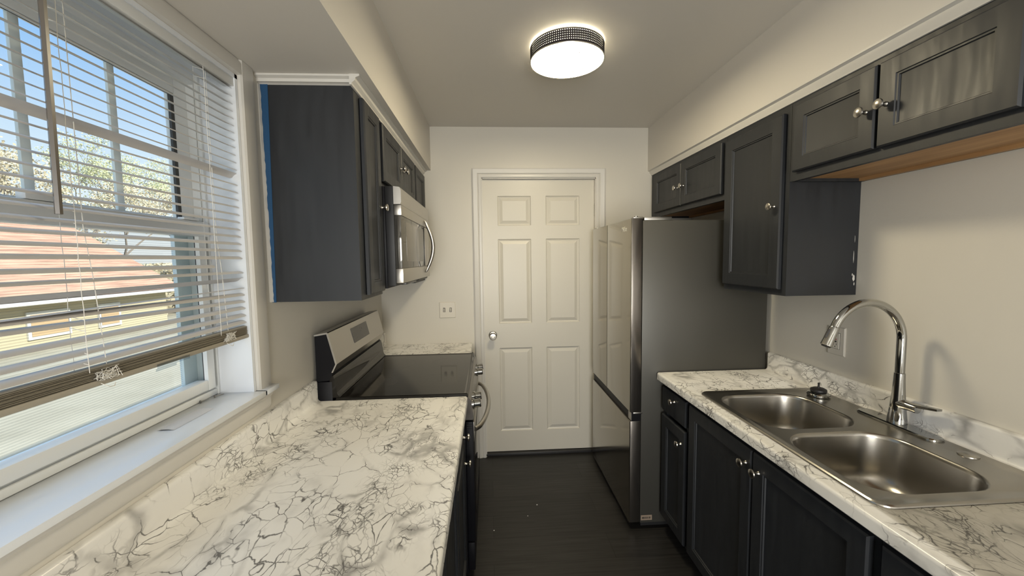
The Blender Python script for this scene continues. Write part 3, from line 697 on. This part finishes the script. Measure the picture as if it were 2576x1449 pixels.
w = MB(); w.prism(counter_poly(.872, XR, 1), .05, 1.980)
ctr = w.build('countertop', M_MARBLE, None, ang=40, loc=(1.18, 1.0, CH - .04)); tag(ctr, 'white marble-look laminate countertop with backsplash holding the sink', 'countertop')
# sink cut-out in the counter
SX0, SX1, SY0, SY1 = .918, 1.456, .838, 1.662
w = MB(); w.box(SX0 + .015, SX1 - .012, SY0 + .015, SY1 - .015, .70, 1.0); cut = w.build('cut', M_DARK)
bm_ = ctr.modifiers.new('b', 'BOOLEAN'); bm_.operation = 'DIFFERENCE'; bm_.object = cut; bm_.solver = 'EXACT'
bpy.context.view_layer.update()
dg = bpy.context.evaluated_depsgraph_get()
nm = bpy.data.meshes.new_from_object(ctr.evaluated_get(dg)); ctr.modifiers.clear(); ctr.data = nm
bpy.data.objects.remove(cut)

# ================================================================ sink
sk = thing('kitchen_sink', 'double-bowl stainless steel drop-in sink in the right countertop', 'sink', (1.19, 1.25, CH))
NS = 7
zt = CH + .0055
outer = [rrect(SX0, SX1, SY0, SY1, .040, CH + .0006, NS), rrect(SX0 + .001, SX1 - .001, SY0 + .001, SY1 - .001, .040, CH + .004, NS), rrect(SX0 + .005, SX1 - .005, SY0 + .005, SY1 - .005, .037, zt + .0015, NS),
         rrect(SX0 + .012, SX1 - .012, SY0 + .012, SY1 - .012, .032, zt + .0012, NS), rrect(SX0 + .018, SX1 - .018, SY0 + .018, SY1 - .018, .028, zt - .0015, NS)]
w = MB(); w.loops(outer, True, False, False)
bowls = [(.950, 1.328, 1.262, 1.612), (.950, 1.328, .882, 1.232)]
bm = w.bm
bmesh.ops.remove_doubles(bm, verts=bm.verts, dist=1e-6)
def ring_edges(pts):
    vv = [bm.verts.new(p) for p in pts]; return [bm.edges.new((vv[i], vv[(i + 1) % len(vv)])) for i in range(len(vv))]
zin = zt - .0015
E_ = ring_edges(rrect(SX0 + .018, SX1 - .018, SY0 + .018, SY1 - .018, .028, zin, NS))
for b_ in bowls: E_ += ring_edges(rrect(*b_, .105, zin, NS))
bmesh.ops.triangle_fill(bm, use_beauty=True, use_dissolve=True, edges=E_)
w.build('deck', M_SINK, sk, ang=30)
for b_ in bowls:
    w = MB(); L = []
    for ins, dz, r_ in ((0, 0, .105), (.003, -.0015, .103), (.006, -.006, .100), (.008, -.014, .098), (.016, -.120, .092), (.022, -.145, .088), (.034, -.163, .078), (.055, -.173, .060), (.09, -.177, .040)):
        L.append(rrect(b_[0] + ins, b_[1] - ins, b_[2] + ins, b_[3] - ins, r_, zin + dz, NS))
    w.loops(L, True, False, True)
    bo = w.build('bowl', M_SINK, sk, ang=80)
    w = MB(); w.lathe([(.043, zin - .1765), (.042, zin - .1745), (.036, zin - .1745), (.030, zin - .182), (.0, zin - .182)], ((b_[0] + b_[1]) / 2, (b_[2] + b_[3]) / 2, 0), (0, 0, 1), 28, (False, False)); w.build('drain', M_CHROME, bo)
w = MB(); w.lathe([(.024, zin), (.0235, zin + .003), (.018, zin + .0055), (.0, zin + .006)], (1.412, 1.048, 0), (0, 0, 1), 28, (True, False)); w.build('hole_cover', M_SINK, sk)
# sink strainer lying on the ledge
st = thing('sink_strainer', 'metal sink strainer with black rubber stopper on the far sink corner', 'sink strainer', (1.392, 1.560, zin))
w = MB(); w.lathe([(.036, zin + .0008), (.040, zin + .004), (.0405, zin + .012), (.037, zin + .016), (.030, zin + .020), (.0, zin + .020)], (1.392, 1.560, 0), (0, 0, 1), 32, (True, False)); w.build('basket', M_CHROME, st)
w = MB(); w.lathe([(.026, zin + .0202), (.030, zin + .024), (.029, zin + .031), (.020, zin + .036), (.0, zin + .036)], (1.392, 1.560, 0), (0, 0, 1), 32, (True, False)); w.build('rubber_stopper', M_RUBBER, st)
w = MB(); w.lathe([(.007, zin + .0362), (.004, zin + .042), (.0035, zin + .052), (.005, zin + .056), (.001, zin + .059)], (1.392, 1.560, 0), (0, 0, 1), 14); w.build('pull_post', M_RUBBER, st)
w = MB()
for k in range(18):
    a = 2 * math.pi * k / 18; d = Vector((math.cos(a), math.sin(a), 0)); w.lathe([(.0022, 0), (.0018, .0008)], Vector((1.392, 1.560, zin + .0085)) + d * .0402, d, 8)
w.build('strainer_holes', M_DARK, st)

# ================================================================ faucet
fx, fy = 1.427, 1.268
fa = thing('faucet', 'tall chrome gooseneck kitchen faucet behind the sink bowls', 'faucet', (fx, fy, zin))
w = MB(); L = [rrect(1.394, 1.4535, 1.128, 1.402, .028, zin + .0005, 6), rrect(1.394, 1.4535, 1.128, 1.402, .028, zin + .006, 6), rrect(1.397, 1.4505, 1.131, 1.399, .026, zin + .009, 6)]
w.loops(L); w.build('deck_plate', M_CHROME, fa)
zb = zin + .0095
w = MB(); w.lathe([(.0275, zb), (.0270, zb + .01), (.0225, zb + .05), (.0185, zb + .10), (.0160, zb + .15), (.0153, 1.056)], (fx, fy, 0), (0, 0, 1), 32); body = w.build('faucet_body', M_CHROME, fa)
w = MB()
pts = [(fx, fy, 1.0575), (fx, fy, 1.12), (fx, fy, 1.165)]
cx, cz, rr = fx - .128, 1.175, .128
N_ = 26
for k in range(N_ + 1):
    a = math.radians(0 + 158 * k / N_)
    pts.append((cx + rr * math.cos(a), fy, cz + rr * 1.02 * math.sin(a)))
w.tube(pts, .0135, 20); w.build('spout', M_CHROME, fa)
pe = Vector(pts[-1]); pd = (pe - Vector(pts[-2])).normalized()
w = MB(); w.lathe([(.0140, .001), (.0148, .004), (.0155, .030), (.0175, .066), (.0175, .070), (.0150, .0715)], pe, pd, 24); w.build('spray_head', M_CHROME, fa)
w = MB(); w.lathe([(.014, .0716), (.013, .0735)], pe, pd, 20); w.build('spray_face', M_RUBBER, fa)
w = MB(); pb = pe + pd * .012 + Vector((-.0135, 0, .004)); w.tube([pb, pb + pd * .030 + Vector((-.002, 0, 0))], .005, 8); w.build('spray_button', M_RUBBER, fa)
w = MB()
w.lathe([(.020, .0), (.0165, .018), (.0150, .032), (.0150, .052), (.0145, .054)], (fx, fy - .006, .950), (.12, -1, -.05), 24); w.build('handle_hub', M_CHROME, fa)
w = MB(); q_ = Vector((fx + .004, fy - .058, .953))
L = []
for k in range(7):
    t_ = k / 6; c_ = q_ + Vector((.010 * t_ + .002, -.078 * t_ + .022, .002 + .010 * t_)); hw = .0125 - .003 * t_; th = .0055 - .002 * t_
    L.append([c_ + Vector((-hw, 0, -th)), c_ + Vector((hw, 0, -th)), c_ + Vector((hw, 0, th)), c_ + Vector((-hw, 0, th))])
w.loops(L); w.build('lever', M_CHROME, fa)

# ================================================================ range (stove)
RY0, RY1 = 1.7165, 2.4785
rg = thing('stove', 'black and stainless electric stove between the left counters', 'stove', (-.42, (RY0 + RY1) / 2, 0))
w = MB(); w.box(-.690, -.118, RY0, RY1, .03, .862, .003); w.box(-.755, -.690, RY0, RY1, .03, .95, .002); w.build('body', M_BLACK, rg)
for xx in (-.65, -.17):
    for yy in (RY0 + .05, RY1 - .05):
        w = MB(); w.lathe([(.018, 0), (.018, .012), (.012, .0295)], (xx, yy, 0), (0, 0, 1), 14); w.build('foot', M_BLACKPL, rg)
# cooktop: frame lip + glass
w = MB(); zc = .8625
w.rings(lambda u, v, h: Vector((u, v, zc + h)), -.676, -.104, RY0, RY1, [(0, 0), (0, .014), (.003, .017), (.008, .0172), (.013, .0145), (.016, .0140), (.017, .0140)])
ct = w.build('cooktop', M_BGLASS, rg, ang=40)
for (bx, by, r1) in ((-.54, 1.92, .078), (-.26, 1.93, .105), (-.54, 2.27, .105), (-.26, 2.28, .078)):
    w = MB(); w.lathe([(r1 - .0007, zc + .01405), (r1 + .0007, zc + .01405)], (bx, by, 0), (0, 0, 1), 56, (False, False)); w.build('burner_ring', M_GREYRING, ct)
# backguard
core = [(-.756, .95), (-.756, 1.150), (-.704, 1.158), (-.672, 1.026), (-.690, .992), (-.690, .955)]
w = MB(); w.prism(core, RY0 + .004, RY1 - .004); bgd = w.build('backguard', M_BLACK, rg)
skin = [(-.757, 1.1505), (-.757, 1.157), (-.703, 1.1665), (-.698, 1.163), (-.6655, 1.027), (-.6845, .989), (-.690, .990), (-.6725, 1.026), (-.7042, 1.1585), (-.7055, 1.1585)]
w = MB(); w.prism(skin, RY0, RY1); w.build('backguard_skin', M_STEEL, bgd, ang=25)
# riser: black curved glass below the backguard
w = MB(); w.prism([(-.700, .954), (-.6905, .976), (-.684, .976), (-.680, .960), (-.6735, .920), (-.6700, .895), (-.6600, .8822), (-.6600, .8790), (-.700, .8790)], RY0 + .001, RY1 - .001); w.build('riser', M_BGLASS, rg, ang=50)
w = MB(); pA, pB = Vector((-.6952, 0, 1.137)), Vector((-.6790, 0, 1.066))
nrm = Vector((.136, 0, .032)).normalized() * .0022
def slope(t): return Vector((-.698, 0, 1.163)).lerp(Vector((-.6655, 0, 1.027)), t) + nrm
L = [[slope(.19) + Vector((0, 1.975, 0)) - nrm * .8, slope(.19) + Vector((0, 2.215, 0)) - nrm * .8, slope(.72) + Vector((0, 2.215, 0)) - nrm * .8, slope(.72) + Vector((0, 1.975, 0)) - nrm * .8],
     [slope(.19) + Vector((0, 1.975, 0)), slope(.19) + Vector((0, 2.215, 0)), slope(.72) + Vector((0, 2.215, 0)), slope(.72) + Vector((0, 1.975, 0))]]
w.loops(L); dsp = w.build('display_panel', mat('display_glass', (.055, .048, .046), .18, spec=.6), rg)
def onslope(t, y): return slope(t) + Vector((0, y, 0)) + nrm * .15
for (t_, y_, h_, l_) in ((.30, 2.09, .010, .018), (.42, 2.09, .010, .018), (.33, 2.12, .03, .003), (.58, 2.02, .015, .010)):
    w = MB(); w.quad(onslope(t_, y_), onslope(t_, y_ + l_), onslope(t_ + h_ * 2, y_ + l_), onslope(t_ + h_ * 2, y_)); w.build('display_mark', M_GREYRING, dsp)
# front control panel
w = MB(); w.prism([(-.118, .757), (-.084, .757), (-.080, .765), (-.090, .845), (-.102, .8615), (-.118, .8615)], RY0, RY1); w.build('control_panel', M_FREDGE, rg, ang=25)
for yy in (1.785, 1.885, 2.300, 2.400):
    w = MB(); w.lathe([(.0245, .0), (.0245, .006), (.019, .009), (.0195, .034), (.017, .037), (.001, .0375)], (-.0852, yy, .806), (1, 0, .11), 28); w.build('knob', M_CHROME, rg)
# oven door, handle, drawer
w = MB(); w.box(-.1175, -.082, RY0 + .002, RY1 - .002, .185, .748, .004); od = w.build('oven_door', M_BLACK, rg)
w = MB(); w.box(-.0825, -.0795, RY0 + .004, RY1 - .004, .655, .746, .001); w.build('door_trim', M_STEEL, od)
w = MB(); w.box(-.0822, -.0800, RY0 + .09, RY1 - .09, .26, .61, .001); w.build('oven_window', M_BGLASS, od)
w = MB()
pts = []
for k in range(25):
    t_ = k / 24; yy = RY0 + .045 + t_ * (RY1 - RY0 - .09); pts.append((-.077 + .062 * math.sin(math.pi * t_) ** .6 if 0 < t_ < 1 else -.078, yy, .695))
w.tube(pts, .0115, 14); w.build('oven_handle', M_STEEL, od)
w = MB(); w.box(-.1175, -.086, RY0 + .002, RY1 - .002, .045, .178, .004); w.build('storage_drawer', M_BLACK, rg)
w = MB()
for k in range(3): w.box(-.112, -.090, RY0 - .0004, RY0 + .003, .712 + k * .010, .716 + k * .010)
w.build('door_vents', M_DARK, od)

# ================================================================ microwave
mw = thing('microwave', 'stainless over-the-range microwave with bowed handle', 'microwave', (-.58, 2.10, 1.35))
MY0, MY1 = 1.7175, 2.4765
w = MB(); w.box(XL + .001, -.436, MY0, MY1, 1.352, 1.7865, .002); w.build('case', M_BLACK, mw)
w = MB(); w.box(-.4355, -.400, MY0, MY1, 1.362, 1.7865, .002); w.build('door_core', M_BLACKPL, mw)
w = MB(); w.box(-.62, -.45, MY0 + .45, MY1 - .02, 1.340, 1.3515, .002); w.build('vent_grille', M_GREYRING, mw)
w = MB(); w.prism([(-.400, 1.711), (-.372, 1.711), (-.368, 1.720), (-.368, 1.770), (-.374, 1.783), (-.400, 1.7865)], MY0, MY1); w.build('top_panel', M_STEEL, mw, ang=40)
w = MB(); w.box(-.400, -.368, MY0, MY1, 1.664, 1.7085, .002); w.box(-.400, -.368, MY0, MY1, 1.374, 1.437, .002); w.build('door_frame', M_STEEL, mw)
w = MB(); w.box(-.400, -.3715, MY0 + .001, MY1 - .001, 1.4375, 1.6635, .001); wd = w.build('door_glass', M_MGLASS, mw)
w = MB(); w.box(-.3716, -.3706, MY0 + .10, MY1 - .20, 1.466, 1.645, .0003); w.build('viewing_window', mat('oven_window_mesh', (.19, .18, .165), .16, .5), wd)
w = MB(); w.box(-.3714, -.3700, MY1 - .155, MY1 - .004, 1.44, 1.66, .0004); w.build('keypad', M_STEEL, wd)
w = MB(); pts = []; rs = []
for k in range(25):
    t_ = k / 24; pts.append((-.366 + .045 * math.sin(math.pi * t_), 2.305 + .012 * math.sin(math.pi * t_), 1.700 - t_ * .300)); rs.append(.005 + .0065 * math.sin(math.pi * t_) ** .5 if 0 < t_ < 1 else .003)
w.tube(pts, rs, 14); w.build('handle', M_STEEL, mw)

# ================================================================ refrigerator
fg = thing('refrigerator', 'stainless french-door refrigerator beside the end door', 'refrigerator', (1.12, 2.36, 0))
GY0, GY1 = 1.990, 2.742
w = MB(); w.box(.792, 1.470, GY0, GY1, .035, 1.660, .004); w.build('cabinet', M_FRSIDE, fg)
w = MB(); w.box(.80, 1.45, GY0 + .012, GY1 - .012, .012, .0345); w.build('base_grille', M_BLACKPL, fg)
for xx in (.86, 1.40):
    for yy in (GY0 + .06, GY1 - .06):
        w = MB(); w.lathe([(.022, 0), (.022, .0115)], (xx, yy, 0), (0, 0, 1), 14); w.build('foot', M_BLACKPL, fg)
def fdoor(name, y0, y1, z0, z1):
    w = MB(); w.box(.7345, .790, y0, y1, z0, z1, .003); d = w.build(name, M_FREDGE, fg)
    w = MB(); w.rings(FX(.7345, -1), y0 + .0005, y1 - .0005, z0 + .0005, z1 - .0005, [(0, -.002), (0, .0005), (.0015, .0020), (.003, .0024)]); w.build('door_face', M_FRDOOR, d)
    return d
d1 = fdoor('door', GY0 + .001, 2.4015, .652, 1.671)
d2 = fdoor('door', 2.4055, GY1 - .001, .652, 1.671)
fz = fdoor('freezer_drawer', GY0 + .001, GY1 - .001, .038, .603)
w = MB(); w.box(.742, .7895, GY0 + .003, GY1 - .003, .6035, .6515); w.build('handle_recess', M_BLACK, fg)
w = MB(); w.box(.7395, .7420, GY0 + .003, GY0 + .045, .606, .649); w.build('recess_end_cap', M_STEEL, fg)
w = MB(); w.box(.750, .799, GY0 - .001, GY0 + .06, .642, .6515, .002); w.build('middle_hinge', M_STEEL, fg)
w = MB(); w.box(.800, .945, GY0 + .004, GY0 + .075, 1.6605, 1.678, .002); w.box(.745, .795, GY0 + .008, GY0 + .05, 1.6715, 1.679, .002); w.lathe([(.010, 1.679), (.010, 1.684)], (.765, GY0 + .03, 0), (0, 0, 1), 16); w.build('hinge_cover', M_STEEL, fg)
w = MB(); w.box(.800, .945, GY1 - .075, GY1 - .004, 1.6605, 1.678, .002); w.box(.745, .795, GY1 - .05, GY1 - .008, 1.6715, 1.679, .002); w.build('hinge_cover', M_STEEL, fg)
# energy sticker, low on the side
w = MB(); w.box(.797, .858, GY0 - .0006, GY0 + .0002, .050, .078); sk2 = w.build('sticker', M_TAG, fg)
w = MB()
xx = .803
while xx < .852:
    wd_ = random.choice((.0012, .002, .003)); w.box(xx, xx + wd_, GY0 - .0009, GY0 - .0006, .058, .069); xx += wd_ + random.choice((.0012, .002))
w.build('sticker_print', M_DARK, sk2)
# badge lettering on the door
def text_mesh(name, body, size, mtx, m, parent, shear=0.0):
    cu = bpy.data.curves.new(name, 'FONT'); cu.body = body; cu.size = size; cu.extrude = .0004; cu.shear = shear; cu.align_x = 'CENTER'; cu.align_y = 'CENTER'
    to = bpy.data.objects.new('tmp', cu); COL.objects.link(to); bpy.context.view_layer.update()
    me = bpy.data.meshes.new_from_object(to.evaluated_get(bpy.context.evaluated_depsgraph_get())); bpy.data.objects.remove(to)
    me.transform(mtx); me.transform(Matrix.Translation(-Vector(parent['_w']))); me.materials.clear(); me.materials.append(m)
    o = bpy.data.objects.new(name, me); COL.objects.link(o); o.parent = parent; o['_w'] = parent['_w']; return o
mt = Matrix(((0, 0, -1, .7318), (-1, 0, 0, 2.105), (0, 1, 0, 1.622), (0, 0, 0, 1)))
text_mesh('door_badge', 'Midea', .036, mt, mat('badge_grey', (.62, .60, .55), .3, .6), d1, .25)

# ================================================================ small bits on floor and wall
for (x, y, r_, lab) in ((.262, 2.244, .0045, 'tiny white paint chip on the floor, farthest from the camera'), (.197, 2.146, .003, 'tiny white paint chip on the dark floor, middle one'), (.002, 2.040, .0035, 'tiny white paint chip on the floor, closest to the stove')):
    w = MB(); w.lathe([(r_, .0003), (r_ * .8, .0016), (r_ * .2, .0018)], (x, y, 0), (0, 0, 1), 6); o = w.build('paint_chip', M_CHIP, None, loc=(x, y, 0)); tag(o, lab, 'paint chip', 'paint chips on the floor')

# ================================================================ outdoors
GZ = -1.8
w = MB(); w.quad((-90, -60, GZ), (60, -60, GZ), (60, 120, GZ), (-90, 120, GZ)); o = w.build('ground', M_LAWN, smooth=False); tag(o, 'pale sunlit ground outside the window', 'ground', None, 'structure')
# the kitchen's own house: floor below and roof above (throws the shade seen on the ground)
hb = MB(); hb.box(XL - .2, 6.0, -8, 14, GZ, -.13); o = hb.build('wall_foundation', M_SIDING, smooth=False); tag(o, 'foundation wall of this house', 'wall', None, 'structure')
hb = MB(); hb.box(XL - .2, XR + .3, YB + .16, 14, -.12, ZC + .3); hb.box(XR + .16, 6, -8, YB + .15, -.12, ZC + .3); hb.box(XL - .2, 6, -8, 14, ZC + .45, ZC + .6)
hb.prism([(XL - .35, ZC + .6), (6.0, ZC + .6), (2.5, ZC + 2.2)], -8, 14)
o = hb.build('wall_exterior', M_SIDING, smooth=False); tag(o, 'rest of this house beyond the kitchen', 'wall', None, 'structure')
# neighbour's house
hs = thing('house', 'cream-sided house with red shingle roof and white gutter, seen through the blind', 'house', (-21, 17, GZ))
EX, EZ, RXX, RZ = -17.4, .13, -20.5, 3.5
ya, yb = 2.0, 23.4
w = MB(); e_ = [(EX, ya, EZ), (EX, yb, EZ), (-23.6, yb, EZ), (-23.6, ya, EZ)]; rA, rB = (RXX, ya + 4.5, RZ), (RXX, yb - 2.9, RZ)
lo = [(p[0], p[1], p[2] - .02) for p in e_]
w.quad(e_[0], e_[1], rB, rA); w.quad(e_[2], e_[3], rA, rB); w.bm.faces.new([w.bm.verts.new(p) for p in (e_[1], e_[2], rB)]); w.bm.faces.new([w.bm.verts.new(p) for p in (e_[3], e_[0], rA)]); w.quad(*reversed(lo))
w.build('roof', M_ROOF, hs, smooth=False)
w = MB(); w.box(EX - .02, EX + .10, ya, yb + .06, EZ - .16, EZ - .03); w.box(-23.7, EX, yb - .02, yb + .08, EZ - .16, EZ - .03); w.build('gutter', M_WHITE, hs, smooth=False)
w = MB(); w.box(-23.4, EX - .03, ya + .3, yb - .03, EZ - .20, EZ - .165); w.build('eave_soffit', M_SOFFIT, hs, smooth=False)
w = MB(); w.box(-23, -18.0, 14.2, yb - .5, GZ + .01, EZ - .21); w.build('siding_wall', M_SIDING, hs, smooth=False)
for (a, b2) in ((16.2, 17.8), (19.0, 20.1)):
    w = MB(); w.box(-17.995, -17.93, a, b2, -1.45, -.35); hw_ = w.build('house_window', M_WHITE, hs, smooth=False)
    w = MB(); w.box(-17.925, -17.915, a + .12, b2 - .12, -1.33, -.47); w.build('pane', mat('far_pane', (.42, .30, .18), .2), hw_, smooth=False)
# trees behind the house
def tree(x, y, h, lean, leafmat, nleaf, label, spread=1.0):
    t = thing('tree', label, 'tree', (x, y, GZ), 'bare spring trees behind the red-roofed house')
    w = MB(); tips = []
    def branch(p, d, ln, r, depth):
        pts = [p]; q = p.copy(); dd = d.copy()
        for k in range(3):
            dd = (dd + Vector((random.uniform(-.18, .18), random.uniform(-.18, .18), random.uniform(-.05, .12)))).normalized(); q = q + dd * ln / 3; pts.append(q.copy())
        w.tube(pts, [r, r * .85, r * .7, r * .55], 5)
        if depth == 0: tips.append((q, ln)); return
        for k in range(3 if depth > 1 else 4):
            a = random.uniform(0, 6.28); nd = (dd * .9 + Vector((math.cos(a), math.sin(a), random.uniform(-.1, .5))) * .75 * spread).normalized()
            branch(pts[random.choice((2, 3, 3))].copy(), nd, ln * random.uniform(.58, .78), r * .5, depth - 1)
        tips.append((q, ln))
    branch(Vector((x, y, GZ)), Vector((lean, 0, 1)), h * .36, h * .016, 5)
    w.build('trunk', M_BARK, t, ang=60)
    w = MB()
    for k in range(nleaf):
        q, ln = random.choice(tips); c_ = q + Vector((random.gauss(0, .3), random.gauss(0, .3), random.gauss(0, .3)))
        u_ = Vector((random.uniform(-1, 1), random.uniform(-1, 1), random.uniform(-1, 1))).normalized(); v_ = u_.orthogonal().normalized(); sz = random.uniform(.05, .11)
        w.quad(c_ - u_ * sz, c_ + v_ * sz * .6, c_ + u_ * sz, c_ - v_ * sz * .6)
    w.build('leaves', leafmat, t, smooth=False)
tree(-30, 26, 11.0, .05, M_LEAF2, 5000, 'bare-branched tree with yellow buds, leftmost behind the roof')
tree(-40, 42, 15.5, -.03, M_LEAF, 7000, 'tree with fresh yellow-green leaves above the middle of the roof')
tree(-30, 34.5, 11.0, .0, M_LEAF2, 6000, 'bare tree with pale tan buds right of the green one')
tree(-48, 64, 19.0, .0, M_LEAF, 5000, 'tree with thin yellow-green leaves, seen at the right edge of the glass')
w = MB()
random.seed(11)
for k in range(9000):
    y_ = random.uniform(24.2, 34); x_ = random.uniform(-26.5, -20); zc_ = GZ + random.uniform(0, 1) ** .7 * 3.2
    c_ = Vector((x_, y_, zc_)); u_ = Vector((random.uniform(-1, 1), random.uniform(-1, 1), random.uniform(-1, 1))).normalized(); v_ = u_.orthogonal().normalized(); sz = random.uniform(.12, .25)
    w.quad(c_ - u_ * sz, c_ + v_ * sz * .7, c_ + u_ * sz, c_ - v_ * sz * .7)
o = w.build('hedge_foliage', M_LEAF2, None, smooth=False, loc=(-28, 40, GZ)); tag(o, 'pale dry brush and hedge growing right of the red roof', 'brush', None, 'stuff')

# clean helper keys
for o in bpy.data.objects:
    if '_w' in o: del o['_w']
